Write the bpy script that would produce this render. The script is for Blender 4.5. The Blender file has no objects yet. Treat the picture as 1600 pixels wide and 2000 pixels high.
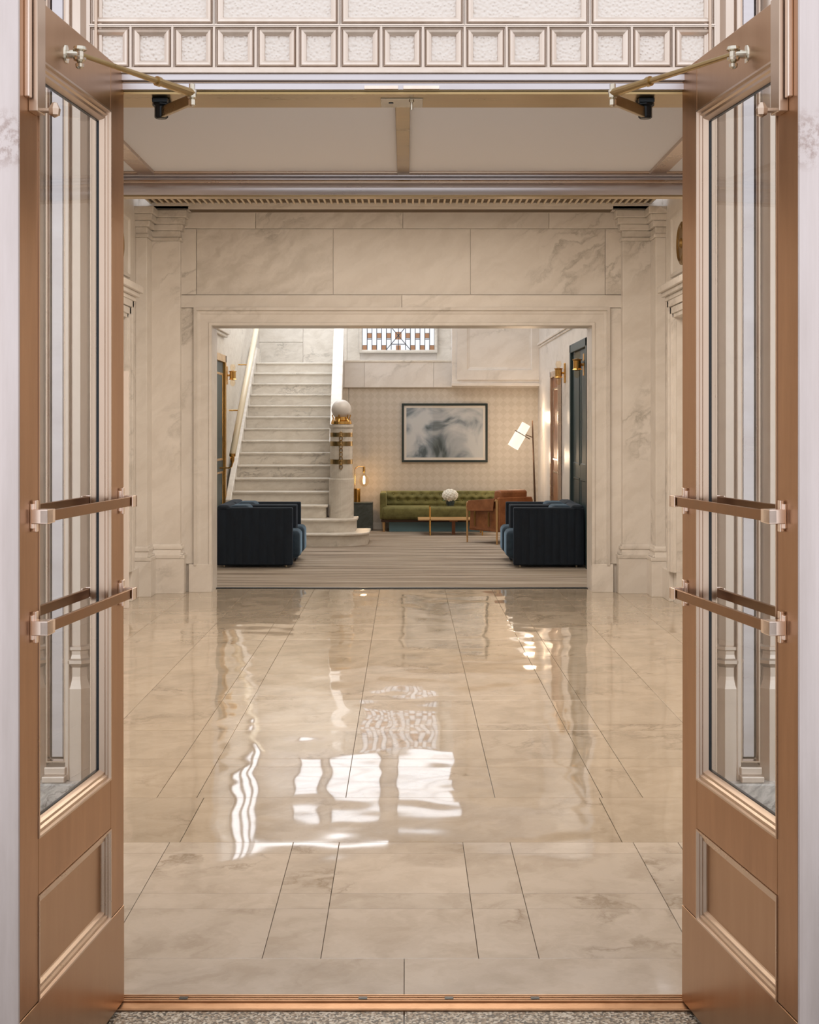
import bpy, bmesh, math, random
from mathutils import Vector, Matrix
random.seed(7)
SC = bpy.context.scene
COL = SC.collection
F = 2950.0; VX, VY, H = 793.0, 835.0, 1.6      # focal length (px of 1600), vanishing point, eye height

# ------------------------------------------------------------------ camera
cam_d = bpy.data.cameras.new('camera'); cam = bpy.data.objects.new('camera', cam_d); COL.objects.link(cam)
cam.location = (0, 0, H); cam.rotation_euler = (math.pi/2, 0, 0)
cam_d.sensor_fit = 'HORIZONTAL'; cam_d.sensor_width = 36.0; cam_d.lens = F*36/1600
cam_d.shift_x = (800-VX)/1600; cam_d.shift_y = -(1000-VY)/1600
cam_d.clip_start = 0.05; cam_d.clip_end = 200
SC.camera = cam
# ------------------------------------------------------------------ world
W = bpy.data.worlds.new('sky'); SC.world = W; W.use_nodes = True
nt = W.node_tree; nt.nodes.clear()
wo = nt.nodes.new('ShaderNodeOutputWorld'); bg = nt.nodes.new('ShaderNodeBackground')
tc = nt.nodes.new('ShaderNodeTexCoord'); sp = nt.nodes.new('ShaderNodeSeparateXYZ'); cr = nt.nodes.new('ShaderNodeValToRGB')
nt.links.new(tc.outputs['Generated'], sp.inputs[0]); nt.links.new(sp.outputs['Z'], cr.inputs[0])
cr.color_ramp.elements[0].position = 0.0; cr.color_ramp.elements[0].color = (.84, .80, .80, 1)
cr.color_ramp.elements[1].position = 0.55; cr.color_ramp.elements[1].color = (.93, .95, 1.0, 1)
nt.links.new(cr.outputs[0], bg.inputs['Color']); bg.inputs['Strength'].default_value = 1.4
nt.links.new(bg.outputs[0], wo.inputs[0])
# ------------------------------------------------------------------ exposure
SC.view_settings.view_transform = 'Standard'; SC.view_settings.look = 'None'
SC.view_settings.gamma = 1; SC.view_settings.use_curve_mapping = False
SC.view_settings.exposure = 0.08
# ------------------------------------------------------------------ ceiling lamps of the hall and lounge, added stair fill (area lights)
def area(name, loc, sx, sy, power, col, rot=(0, 0, 0)):
    l = bpy.data.lights.new(name, 'AREA'); l.shape = 'RECTANGLE'; l.size = sx; l.size_y = sy
    l.energy = power; l.color = col
    o = bpy.data.objects.new(name, l); COL.objects.link(o); o.location = loc; o.rotation_euler = rot
    return o
area('hall_ceiling_light', (0, 7.6, 3.70), 3.0, 1.6, 92, (1, .90, .78))
area('hall_ceiling_light', (0, 11.6, 3.70), 3.0, 1.6, 125, (1, .90, .78))
area('lounge_ceiling_light', (0.6, 18.6, 5.2), 3.0, 3.0, 120, (1, .91, .80))
area('stair_daylight_fill', (-1.4, 23.2, 5.2), 2.2, 3.4, 95, (.90, .94, 1.0))  # added fill for daylight on the stairs; the ceiling has no skylight

# ================================================================== materials
def new_mat(name):
    m = bpy.data.materials.new(name); m.use_nodes = True
    return m, m.node_tree, m.node_tree.nodes['Principled BSDF']
def nd(t, kind, **kw):
    n = t.nodes.new(kind)
    for k, v in kw.items():
        if hasattr(n, k): setattr(n, k, v)
        else: n.inputs[k].default_value = v
    return n
def ramp(t, stops):
    n = t.nodes.new('ShaderNodeValToRGB'); e = n.color_ramp.elements
    while len(e) < len(stops): e.new(0.5)
    for i, (p, c) in enumerate(stops):
        e[i].position = p; e[i].color = (c[0], c[1], c[2], 1)
    return n
def coords(t, scale=(1, 1, 1), rot=(0, 0, 0), rnd=0.0):
    tc = t.nodes.new('ShaderNodeTexCoord'); mp = t.nodes.new('ShaderNodeMapping')
    mp.inputs['Scale'].default_value = scale; mp.inputs['Rotation'].default_value = rot
    t.links.new(tc.outputs['Object'], mp.inputs[0])
    if rnd:
        oi = t.nodes.new('ShaderNodeObjectInfo'); ml = nd(t, 'ShaderNodeMath', operation='MULTIPLY')
        ml.inputs[1].default_value = rnd; t.links.new(oi.outputs['Random'], ml.inputs[0])
        t.links.new(ml.outputs[0], mp.inputs['Location'])
    return mp
def plain(name, col, rough=.5, metal=0.0, **kw):
    m, t, b = new_mat(name)
    b.inputs['Base Color'].default_value = (*col, 1); b.inputs['Roughness'].default_value = rough
    b.inputs['Metallic'].default_value = metal
    for k, v in kw.items(): b.inputs[k.replace('_', ' ')].default_value = v
    return m
def metal(name, c1, c2, rough=.34, sc=(9, 9, 1.2), metallic=1.0, bump=.02):
    m, t, b = new_mat(name)
    mp = coords(t, sc, rnd=5.0); n = nd(t, 'ShaderNodeTexNoise', Scale=1.6, Detail=5.0, Roughness=.65)
    t.links.new(mp.outputs[0], n.inputs['Vector'])
    r = ramp(t, [(.3, c1), (.72, c2)]); t.links.new(n.outputs['Fac'], r.inputs[0])
    t.links.new(r.outputs[0], b.inputs['Base Color'])
    n2 = nd(t, 'ShaderNodeTexNoise', Scale=90.0, Detail=3.0)
    mr = nd(t, 'ShaderNodeMapRange'); mr.inputs['To Min'].default_value = rough-.07; mr.inputs['To Max'].default_value = rough+.1
    t.links.new(n.outputs['Fac'], mr.inputs[0]); t.links.new(mr.outputs[0], b.inputs['Roughness'])
    bp = nd(t, 'ShaderNodeBump', Strength=bump, Distance=.01); t.links.new(n2.outputs['Fac'], bp.inputs['Height'])
    t.links.new(bp.outputs[0], b.inputs['Normal'])
    b.inputs['Metallic'].default_value = metallic
    return m
def marble(name, base, tint, vein, rough=.25, scale=1.0, veinw=.5, rot=(0, .6, .5), rnd=30.0, wave=0.0, wscale=1.6, stretch=(1, 1, 1)):
    m, t, b = new_mat(name)
    mp = coords(t, tuple(s*scale for s in stretch), rot, rnd)
    warp = nd(t, 'ShaderNodeTexNoise', Scale=1.3, Detail=6.0, Roughness=.6)
    t.links.new(mp.outputs[0], warp.inputs['Vector'])
    mx = nd(t, 'ShaderNodeMixRGB', blend_type='LINEAR_LIGHT'); mx.inputs[0].default_value = .35
    t.links.new(mp.outputs[0], mx.inputs[1]); t.links.new(warp.outputs['Color'], mx.inputs[2])
    mp2 = nd(t, 'ShaderNodeMapping'); mp2.inputs['Scale'].default_value = (1.0, 1.0, 3.2)
    t.links.new(mx.outputs[0], mp2.inputs[0])
    v = nd(t, 'ShaderNodeTexNoise', Scale=1.1, Detail=8.0, Roughness=.55); t.links.new(mp2.outputs[0], v.inputs['Vector'])
    # thin veins where the field crosses one half
    sb = nd(t, 'ShaderNodeMath', operation='SUBTRACT'); sb.inputs[1].default_value = .5; t.links.new(v.outputs['Fac'], sb.inputs[0])
    ab = nd(t, 'ShaderNodeMath', operation='ABSOLUTE'); t.links.new(sb.outputs[0], ab.inputs[0])
    rv = ramp(t, [(0.0, (1, 1, 1)), (.012, (.55, .55, .55)), (.05, (0, 0, 0))]); t.links.new(ab.outputs[0], rv.inputs[0])
    msk = nd(t, 'ShaderNodeTexNoise', Scale=.9, Detail=2.0); t.links.new(mp.outputs[0], msk.inputs['Vector'])
    rm = ramp(t, [(.51, (0, 0, 0)), (.68, (1, 1, 1))]); t.links.new(msk.outputs['Fac'], rm.inputs[0])
    ml = nd(t, 'ShaderNodeMath', operation='MULTIPLY'); t.links.new(rv.outputs[0], ml.inputs[0]); t.links.new(rm.outputs[0], ml.inputs[1])
    ml2 = nd(t, 'ShaderNodeMath', operation='MULTIPLY'); ml2.inputs[1].default_value = veinw; t.links.new(ml.outputs[0], ml2.inputs[0])
    cl = nd(t, 'ShaderNodeTexNoise', Scale=2.3, Detail=5.0, Roughness=.6); t.links.new(mp2.outputs[0], cl.inputs['Vector'])
    rc = ramp(t, [(.34, tint), (.62, base)]); t.links.new(cl.outputs['Fac'], rc.inputs[0])
    oi = nd(t, 'ShaderNodeObjectInfo'); mo = nd(t, 'ShaderNodeMapRange')
    mo.inputs['To Min'].default_value = .93; mo.inputs['To Max'].default_value = 1.05; t.links.new(oi.outputs['Random'], mo.inputs[0])
    hs = nd(t, 'ShaderNodeHueSaturation'); t.links.new(rc.outputs[0], hs.inputs['Color']); t.links.new(mo.outputs[0], hs.inputs['Value'])
    mc = nd(t, 'ShaderNodeMixRGB'); mc.inputs[2].default_value = (*vein, 1)
    t.links.new(ml2.outputs[0], mc.inputs[0]); t.links.new(hs.outputs[0], mc.inputs[1])
    t.links.new(mc.outputs[0], b.inputs['Base Color']); b.inputs['Roughness'].default_value = rough
    if wave:
        tc = nd(t, 'ShaderNodeTexCoord'); mw = nd(t, 'ShaderNodeMapping'); mw.inputs['Scale'].default_value = (1.0, .8, 1)
        t.links.new(tc.outputs['Object'], mw.inputs[0])
        wn = nd(t, 'ShaderNodeTexNoise', Scale=wscale, Detail=1.2, Roughness=.4); t.links.new(mw.outputs[0], wn.inputs['Vector'])
        bp = nd(t, 'ShaderNodeBump', Strength=1.0, Distance=wave); t.links.new(wn.outputs['Fac'], bp.inputs['Height'])
        t.links.new(bp.outputs[0], b.inputs['Normal'])
    return m

M = {}
M['bronze'] = metal('door_bronze', (.36, .195, .10), (.48, .285, .165), .33)
M['kick'] = metal('kick_plate_bronze', (.40, .235, .13), (.47, .30, .185), .30, bump=.004)
M['trim'] = metal('bronze_moulding', (.54, .42, .33), (.60, .48, .39), .27, sc=(2, 2, 2))
M['pale'] = metal('pale_bronze', (.67, .57, .49), (.77, .68, .61), .34, metallic=.8)
M['edge'] = metal('worn_bronze_sky_tint', (.58, .52, .51), (.68, .62, .62), .40, metallic=.8)  # door bronze with the sky's reflection put into a paler colour
def wear(m, zc):
    t = m.node_tree; b = t.nodes['Principled BSDF']; tc = nd(t, 'ShaderNodeTexCoord'); sx = nd(t, 'ShaderNodeSeparateXYZ')
    t.links.new(tc.outputs['Object'], sx.inputs[0])
    d = nd(t, 'ShaderNodeMath', operation='SUBTRACT'); d.inputs[1].default_value = zc; t.links.new(sx.outputs['Z'], d.inputs[0])
    a = nd(t, 'ShaderNodeMath', operation='ABSOLUTE'); t.links.new(d.outputs[0], a.inputs[0])
    k = nd(t, 'ShaderNodeMapRange'); k.inputs['From Min'].default_value = .035; k.inputs['From Max'].default_value = .075
    k.inputs['To Min'].default_value = 1; k.inputs['To Max'].default_value = 0; t.links.new(a.outputs[0], k.inputs[0])
    n = nd(t, 'ShaderNodeTexNoise', Scale=55.0, Detail=6.0, Roughness=.7); t.links.new(tc.outputs['Object'], n.inputs['Vector'])
    q = ramp(t, [(.45, (0, 0, 0)), (.6, (.55, .55, .55))]); t.links.new(n.outputs['Fac'], q.inputs[0])
    ml = nd(t, 'ShaderNodeMath', operation='MULTIPLY'); t.links.new(k.outputs[0], ml.inputs[0]); t.links.new(q.outputs[0], ml.inputs[1])
    src = b.inputs['Base Color'].links[0].from_socket; mx = nd(t, 'ShaderNodeMixRGB'); mx.inputs[2].default_value = (.30, .20, .17, 1)
    t.links.new(ml.outputs[0], mx.inputs[0]); t.links.new(src, mx.inputs[1]); t.links.new(mx.outputs[0], b.inputs['Base Color'])
wear(M['edge'], 2.24)
M['silver'] = metal('silvery_bronze', (.52, .49, .51), (.64, .62, .65), .28, sc=(1, 6, 6))
M['brass'] = metal('dull_brass', (.34, .24, .11), (.46, .34, .18), .28, sc=(1, 6, 6))
M['chrome'] = metal('polished_fitting', (.50, .46, .38), (.62, .57, .48), .14)
M['bar'] = metal('push_bar_bronze', (.25, .13, .055), (.32, .17, .08), .38)
M['barfit'] = metal('push_bar_fitting', (.80, .66, .58), (.9, .78, .7), .22)
M['black'] = plain('black_metal', (.015, .02, .025), .3, .6)
M['gold'] = metal('gilt_bronze', (.55, .30, .08), (.75, .47, .16), .25)
M['marble'] = marble('wall_marble', (.74, .695, .65), (.665, .615, .565), (.34, .31, .27), .34, .95, .7)
M['marble_dark'] = marble('wall_marble_streaked', (.73, .685, .64), (.59, .545, .495), (.22, .20, .17), .34, 1.4, .95)
M['stair'] = marble('stair_marble', (.74, .69, .615), (.64, .585, .51), (.30, .27, .23), .4, 2.2, .75, rot=(0, .2, .2))
M['floor'] = marble('floor_marble_daylight_tint', (.65, .575, .50), (.53, .455, .38), (.24, .18, .12), .045, 1.5, .95, rot=(.3, .5, .7), rnd=60.0, wave=.0065, wscale=2.3)  # pinker vestibule slabs; their daylight is painted in as a lighter base
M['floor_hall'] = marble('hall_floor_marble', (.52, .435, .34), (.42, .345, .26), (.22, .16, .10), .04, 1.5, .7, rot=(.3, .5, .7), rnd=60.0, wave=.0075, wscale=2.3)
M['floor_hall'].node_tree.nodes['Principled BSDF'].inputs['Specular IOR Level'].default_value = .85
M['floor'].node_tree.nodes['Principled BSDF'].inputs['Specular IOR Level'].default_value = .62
M['plinth'] = marble('grey_veined_marble', (.66, .64, .62), (.30, .30, .30), (.05, .05, .05), .2, 9.0, 1.0)
M['grout'] = plain('grout', (.20, .16, .12), .8)
M['ceiling'] = plain('plaster', (.80, .785, .79), .8)
M['plaster'] = plain('warm_plaster', (.72, .62, .48), .8)
M['limestone'] = plain('limestone', (.55, .52, .48), .8)
M['copper'] = plain('copper_glass', (.42, .22, .12), .4)
M['lead'] = plain('lead_came', (.10, .10, .11), .5, .5)
M['shadowgap'] = plain('brown_recess', (.10, .06, .025), .5)
M['grille'] = metal('grille_back', (.22, .13, .05), (.4, .26, .1), .35)
M['dark_bronze'] = plain('dark_bronze', (.07, .04, .025), .45, .5)
M['wood'] = plain('oak_wood', (.50, .30, .13), .4)
M['slate'] = marble('slate_stone', (.07, .085, .08), (.045, .055, .05), (.16, .17, .16), .4, 4.0, .6)
M['mat_board'] = plain('mat_board', (.78, .70, .66), .7)
M['frame'] = plain('dark_green_frame', (.012, .022, .02), .3)
M['petal'] = plain('white_petal', (.82, .80, .72), .7, Subsurface_Weight=.0)
M['leaf'] = plain('green_leaf', (.05, .10, .03), .5)
M['darkdoor'] = plain('dark_teal_panel', (.02, .045, .05), .45)
M['cream'] = plain('cream_lacquer', (.80, .70, .52), .25)
M['teal'] = plain('teal_base', (.11, .22, .26), .3)

def emit(name, col, s):
    m, t, b = new_mat(name)
    b.inputs['Base Color'].default_value = (*[c*.3 for c in col], 1)
    b.inputs['Emission Color'].default_value = (*col, 1); b.inputs['Emission Strength'].default_value = s
    return m
M['daylight'] = emit('daylit_window_glass', (.90, .94, 1.0), 1.9)
M['daylight_low'] = emit('daylit_leaded_glass', (.92, .95, 1.0), .80)
M['bulb'] = emit('bulb_filament', (1, .72, .40), 30)
M['shade'] = emit('lit_linen_shade', (1, .86, .70), 1.0)

def glass(name, tint=(1, 1, 1), ior=1.5, rough=0.0):
    m = bpy.data.materials.new(name); m.use_nodes = True; t = m.node_tree; t.nodes.clear()
    o = nd(t, 'ShaderNodeOutputMaterial'); mx = nd(t, 'ShaderNodeMixShader'); fr = nd(t, 'ShaderNodeFresnel', IOR=ior)
    tr = nd(t, 'ShaderNodeBsdfTransparent'); tr.inputs[0].default_value = (*tint, 1)
    gl = nd(t, 'ShaderNodeBsdfGlossy'); gl.inputs['Roughness'].default_value = rough
    ge = nd(t, 'ShaderNodeNewGeometry'); ff = nd(t, 'ShaderNodeMath', operation='SUBTRACT'); ff.inputs[0].default_value = 1.0
    t.links.new(ge.outputs['Backfacing'], ff.inputs[1]); fm = nd(t, 'ShaderNodeMath', operation='MULTIPLY')
    t.links.new(fr.outputs[0], fm.inputs[0]); t.links.new(ff.outputs[0], fm.inputs[1]); t.links.new(fm.outputs[0], mx.inputs[0])
    t.links.new(tr.outputs[0], mx.inputs[1]); t.links.new(gl.outputs[0], mx.inputs[2])
    t.links.new(mx.outputs[0], o.inputs[0]); return m
M['glass'] = glass('clear_glass', (.96, .97, .96), 1.45)
M['bulbglass'] = glass('bulb_glass', (1, .93, .82), 1.3)

def hammered():
    m, t, b = new_mat('hammered_glass')
    mp = coords(t, (1, 1, 1)); v = nd(t, 'ShaderNodeTexVoronoi', feature='SMOOTH_F1', Scale=125.0); t.links.new(mp.outputs[0], v.inputs['Vector'])
    bp = nd(t, 'ShaderNodeBump', Strength=.6, Distance=.005); bp.invert = True
    t.links.new(v.outputs['Distance'], bp.inputs['Height']); t.links.new(bp.outputs[0], b.inputs['Normal'])
    b.inputs['Base Color'].default_value = (.74, .68, .63, 1); b.inputs['Roughness'].default_value = .22
    b.inputs['Metallic'].default_value = .35
    return m
M['hammered'] = hammered()
def fabric(name, c1, c2, sheen, tint, sc=8.0, rough=.85, str_=(1, 1, 1)):
    m, t, b = new_mat(name)
    mp = coords(t, str_, rnd=9.0); n = nd(t, 'ShaderNodeTexNoise', Scale=sc, Detail=6.0, Roughness=.7); t.links.new(mp.outputs[0], n.inputs['Vector'])
    r = ramp(t, [(.3, c1), (.7, c2)]); t.links.new(n.outputs['Fac'], r.inputs[0]); t.links.new(r.outputs[0], b.inputs['Base Color'])
    b.inputs['Roughness'].default_value = rough; b.inputs['Sheen Weight'].default_value = sheen
    b.inputs['Sheen Tint'].default_value = (*tint, 1); b.inputs['Sheen Roughness'].default_value = .35
    return m
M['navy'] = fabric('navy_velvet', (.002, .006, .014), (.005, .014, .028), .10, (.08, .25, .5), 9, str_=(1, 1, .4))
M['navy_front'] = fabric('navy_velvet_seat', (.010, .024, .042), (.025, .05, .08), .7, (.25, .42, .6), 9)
M['green'] = fabric('olive_velvet', (.085, .08, .022), (.21, .195, .065), .6, (.6, .58, .3), 7)
M['leather'] = fabric('brown_leather', (.19, .07, .026), (.40, .16, .065), 0, (1, 1, 1), 6, .45)
def carpet():
    m, t, b = new_mat('striped_carpet')
    mp = coords(t, (.35, 9, 1)); n = nd(t, 'ShaderNodeTexNoise', Scale=1.0, Detail=6.0, Roughness=.75); t.links.new(mp.outputs[0], n.inputs['Vector'])
    mp2 = coords(t, (.05, 1, 1)); w = nd(t, 'ShaderNodeTexWave', Scale=2.6, Distortion=1.6, Detail=3.0); w.bands_direction = 'Y'
    t.links.new(mp2.outputs[0], w.inputs['Vector'])
    r = ramp(t, [(.38, (.13, .08, .045)), (.5, (.34, .265, .185)), (.60, (.54, .46, .375))]); t.links.new(n.outputs['Fac'], r.inputs[0])
    mx = nd(t, 'ShaderNodeMixRGB', blend_type='MULTIPLY'); mx.inputs[0].default_value = .38
    t.links.new(r.outputs[0], mx.inputs[1]); t.links.new(w.outputs['Color'], mx.inputs[2]); t.links.new(mx.outputs[0], b.inputs['Base Color'])
    b.inputs['Roughness'].default_value = .95; b.inputs['Sheen Weight'].default_value = .2
    return m
M['carpet'] = carpet()
def wallpaper():
    m, t, b = new_mat('diamond_wallpaper')
    mp = coords(t, (1, 1, 1), (0, math.pi/4, 0)); ck = nd(t, 'ShaderNodeTexChecker', Scale=11.5)
    ck.inputs['Color1'].default_value = (.565, .51, .445, 1); ck.inputs['Color2'].default_value = (.515, .46, .39, 1)
    t.links.new(mp.outputs[0], ck.inputs['Vector']); t.links.new(ck.outputs[0], b.inputs['Base Color'])
    b.inputs['Roughness'].default_value = .6; return m
M['wallpaper'] = wallpaper()
def terrazzo():
    m, t, b = new_mat('pebble_terrazzo')
    mp = coords(t, (1, 1, 1)); v = nd(t, 'ShaderNodeTexVoronoi', Scale=150.0); t.links.new(mp.outputs[0], v.inputs['Vector'])
    bw = nd(t, 'ShaderNodeRGBToBW'); t.links.new(v.outputs['Color'], bw.inputs[0])
    r = ramp(t, [(.25, (.03, .025, .02)), (.45, (.16, .11, .07)), (.62, (.33, .27, .20)), (.8, (.5, .46, .4))])
    t.links.new(bw.outputs[0], r.inputs[0]); t.links.new(r.outputs[0], b.inputs['Base Color']); b.inputs['Roughness'].default_value = .45
    bp = nd(t, 'ShaderNodeBump', Strength=.3, Distance=.003); t.links.new(v.outputs['Distance'], bp.inputs['Height']); t.links.new(bp.outputs[0], b.inputs['Normal'])
    return m
M['terrazzo'] = terrazzo()
def artwork():
    m, t, b = new_mat('abstract_print')
    mp = coords(t, (1.1, 1, 1.0), (0, .5, 0)); n = nd(t, 'ShaderNodeTexNoise', Scale=2.1, Detail=4.0, Roughness=.5, Distortion=.9); t.links.new(mp.outputs[0], n.inputs['Vector'])
    r = ramp(t, [(.33, (.05, .07, .08)), (.40, (.20, .23, .27)), (.47, (.42, .43, .48)), (.58, (.60, .59, .62))])
    t.links.new(n.outputs['Fac'], r.inputs[0]); t.links.new(r.outputs[0], b.inputs['Base Color'])
    b.inputs['Roughness'].default_value = .5; return m
M['art'] = artwork()

# ================================================================== mesh helpers
class MB:
    def __init__(s): s.v = []; s.f = []
    def add(s, vs, fs):
        k = len(s.v); s.v += [tuple(p) for p in vs]; s.f += [tuple(i+k for i in f) for f in fs]; return s
    def box(s, x0, x1, y0, y1, z0, z1):
        if x0 > x1: x0, x1 = x1, x0
        if y0 > y1: y0, y1 = y1, y0
        if z0 > z1: z0, z1 = z1, z0
        return s.add([(x0,y0,z0),(x1,y0,z0),(x1,y1,z0),(x0,y1,z0),(x0,y0,z1),(x1,y0,z1),(x1,y1,z1),(x0,y1,z1)],
                     [(0,3,2,1),(4,5,6,7),(0,1,5,4),(1,2,6,5),(2,3,7,6),(3,0,4,7)])
    def tube(s, p0, p1, r0, r1=None, n=12):
        r1 = r0 if r1 is None else r1
        p0, p1 = Vector(p0), Vector(p1); d = (p1-p0).normalized()
        a = d.orthogonal().normalized(); b = d.cross(a); vs = []
        for p, r in ((p0, r0), (p1, r1)):
            for i in range(n):
                t = 2*math.pi*(i+.5)/n; vs.append(p+a*math.cos(t)*r+b*math.sin(t)*r)
        fs = [(i, (i+1) % n, n+(i+1) % n, n+i) for i in range(n)]+[tuple(range(n))[::-1], tuple(range(n, 2*n))]
        return s.add(vs, fs)
    def path(s, pts, r, n=8):
        for a, b in zip(pts, pts[1:]): s.tube(a, b, r, r, n)
        return s
    def bar(s, p0, p1, w, h):                      # rectangular bar, w sideways, h up
        p0, p1 = Vector(p0), Vector(p1); d = (p1-p0).normalized(); up = Vector((0, 0, 1))
        if abs(d.z) > .95: up = Vector((0, 1, 0))
        sd = d.cross(up).normalized()*w/2; uu = sd.cross(d).normalized()*h/2
        vs = [p+sd*i+uu*j for p in (p0, p1) for i, j in ((-1,-1),(1,-1),(1,1),(-1,1))]
        return s.add(vs, [(0,1,2,3),(7,6,5,4),(0,4,5,1),(1,5,6,2),(2,6,7,3),(3,7,4,0)])
    def lathe(s, prof, c, n=16, rot=0.0):
        vs = []; k = len(prof)
        for r, z in prof:
            for i in range(n):
                t = 2*math.pi*i/n+rot; vs.append((c[0]+r*math.cos(t), c[1]+r*math.sin(t), c[2]+z))
        fs = []
        for j in range(k-1):
            for i in range(n): fs.append((j*n+i, j*n+(i+1) % n, (j+1)*n+(i+1) % n, (j+1)*n+i))
        fs += [tuple(range(n))[::-1], tuple(range((k-1)*n, k*n))]
        return s.add(vs, fs)
    def sphere(s, c, r, n=16, m=10, sc=(1, 1, 1)):
        prof = [(max(.0005, math.sin(math.pi*j/m)), -math.cos(math.pi*j/m)) for j in range(m+1)]
        q = MB().lathe([(a*r, b*r) for a, b in prof], (0, 0, 0), n)
        return s.add([(c[0]+v[0]*sc[0], c[1]+v[1]*sc[1], c[2]+v[2]*sc[2]) for v in q.v], q.f)
    def ring(s, a0, a1, b0, b1, prof, fn):         # mitred rectangular moulding; prof = [(inset, depth)...]
        vs = []
        for i, d in prof:
            for a, b in ((a0+i, b0+i), (a1-i, b0+i), (a1-i, b1-i), (a0+i, b1-i)): vs.append(fn(a, b, d))
        fs = []
        for j in range(len(prof)-1):
            for i in range(4): fs.append((j*4+i, j*4+(i+1) % 4, (j+1)*4+(i+1) % 4, (j+1)*4+i))
        return s.add(vs, fs)
    def prism(s, poly, fn, c0, c1):                # polygon (a,b) extruded along c
        n = len(poly); vs = [fn(a, b, c0) for a, b in poly]+[fn(a, b, c1) for a, b in poly]
        return s.add(vs, [tuple(range(n))[::-1], tuple(range(n, 2*n))]+[(i, (i+1) % n, n+(i+1) % n, n+i) for i in range(n)])
    def build(s, name, mat, parent=None, bevel=0, smooth=False, sub=0, kind=None, seg=2):
        me = bpy.data.meshes.new(name); me.from_pydata(s.v, [], s.f)
        bm = bmesh.new(); bm.from_mesh(me); bmesh.ops.recalc_face_normals(bm, faces=bm.faces); bm.to_mesh(me); bm.free()
        me.materials.append(M[mat] if isinstance(mat, str) else mat)
        if smooth:
            me.polygons.foreach_set('use_smooth', [True]*len(me.polygons))
        o = bpy.data.objects.new(name, me); COL.objects.link(o)
        if bevel:
            b = o.modifiers.new('bevel', 'BEVEL'); b.width = bevel; b.segments = seg; b.limit_method = 'ANGLE'
        if sub:
            b = o.modifiers.new('subsurf', 'SUBSURF'); b.levels = sub; b.render_levels = sub
        if parent is not None: o.parent = parent
        if kind: o['kind'] = kind
        return o
def empty(name, loc=(0, 0, 0), rz=0.0):
    o = bpy.data.objects.new(name, None); COL.objects.link(o); o.location = loc; o.rotation_euler = (0, 0, rz); o.empty_display_size = .1
    return o
def tag(o, label=None, cat=None, group=None, kind=None):
    if label: o['label'] = label
    if cat: o['category'] = cat
    if group: o['group'] = group
    if kind: o['kind'] = kind
    return o
def children(o): return [c for c in bpy.data.objects if c.parent == o]
def copy_tree(o, parent=None):
    c = o.copy(); COL.objects.link(c); c.parent = parent
    for ch in children(o): copy_tree(ch, c)
    return c
def X(px, Y): return (px-VX)/F*Y
def Z(py, Y): return H-(py-VY)/F*Y
def wy(a, b, d): return (a, b, d)

# ================================================================== FLOOR
fl = MB().box(-2.75, 2.75, 4.24, 15.0, -.10, -.012).build('floor', 'grout'); tag(fl, 'polished cream marble slab floor of vestibule and hall', None, kind='structure')
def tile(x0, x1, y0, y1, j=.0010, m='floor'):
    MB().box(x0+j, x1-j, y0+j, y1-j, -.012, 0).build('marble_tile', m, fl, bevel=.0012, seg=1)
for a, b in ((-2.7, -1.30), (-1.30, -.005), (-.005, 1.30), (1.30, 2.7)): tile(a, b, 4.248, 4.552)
vx = [-2.7, -1.745, -1.567, -1.09, -.912, -.434, -.257, .2195, .402, .877, 1.05, 1.53, 1.705, 2.7]
vyy = [4.552, 5.021, 5.187, 5.673, 5.827]
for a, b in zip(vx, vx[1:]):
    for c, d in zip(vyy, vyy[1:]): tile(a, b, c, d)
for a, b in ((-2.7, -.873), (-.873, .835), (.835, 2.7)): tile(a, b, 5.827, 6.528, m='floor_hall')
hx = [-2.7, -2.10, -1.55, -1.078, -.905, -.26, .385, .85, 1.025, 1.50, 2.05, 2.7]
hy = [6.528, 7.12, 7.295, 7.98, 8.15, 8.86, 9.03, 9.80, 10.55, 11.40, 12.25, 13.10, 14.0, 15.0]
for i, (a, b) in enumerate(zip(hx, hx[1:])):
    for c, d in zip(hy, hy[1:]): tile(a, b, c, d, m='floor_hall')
th = empty('threshold', (0, 4.19, 0)); tag(th, 'copper-brown ribbed metal door threshold across the entrance floor', 'threshold')
tb = MB().box(-1.0, 1.0, -.045, .06, -.06, .004)
tb.build('base_plate', 'bronze', th, bevel=.003)
for k in range(4): MB().box(-1.0, 1.0, .004+k*.013, .011+k*.013, .004, .009).build('rib', 'bronze', th, bevel=.001)
for a in (-.62, -.12, .12, .36, .92):
    MB().box(a-.012, a+.012, .012, .03, .009, .0105).build('screw_plate', 'black', th)
pv = MB().box(-6, 6, -12, 4.146, -.16, -.014).build('ground', 'limestone', kind='structure')
tag(pv, 'pebbled terrazzo paving before the threshold')
for a, b in ((-3.0, -1.2), (-1.2, -.005), (-.005, 1.2), (1.2, 3.0)): MB().box(a+.002, b-.002, 1.5, 4.142, -.014, -.002).build('terrazzo_slab', 'terrazzo', pv)
cp = MB().box(-3.2, 3.0, 15.03, 26, -.1, .006).build('floor', 'carpet', kind='structure'); tag(cp, 'striped beige and brown carpet of the lounge')
ms = MB().box(-1.885, 1.806, 14.985, 15.035, -.02, .010).build('metal_strip', 'black', bevel=.003)
tag(ms, 'dark metal strip between marble floor and lounge carpet', 'strip')

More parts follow.
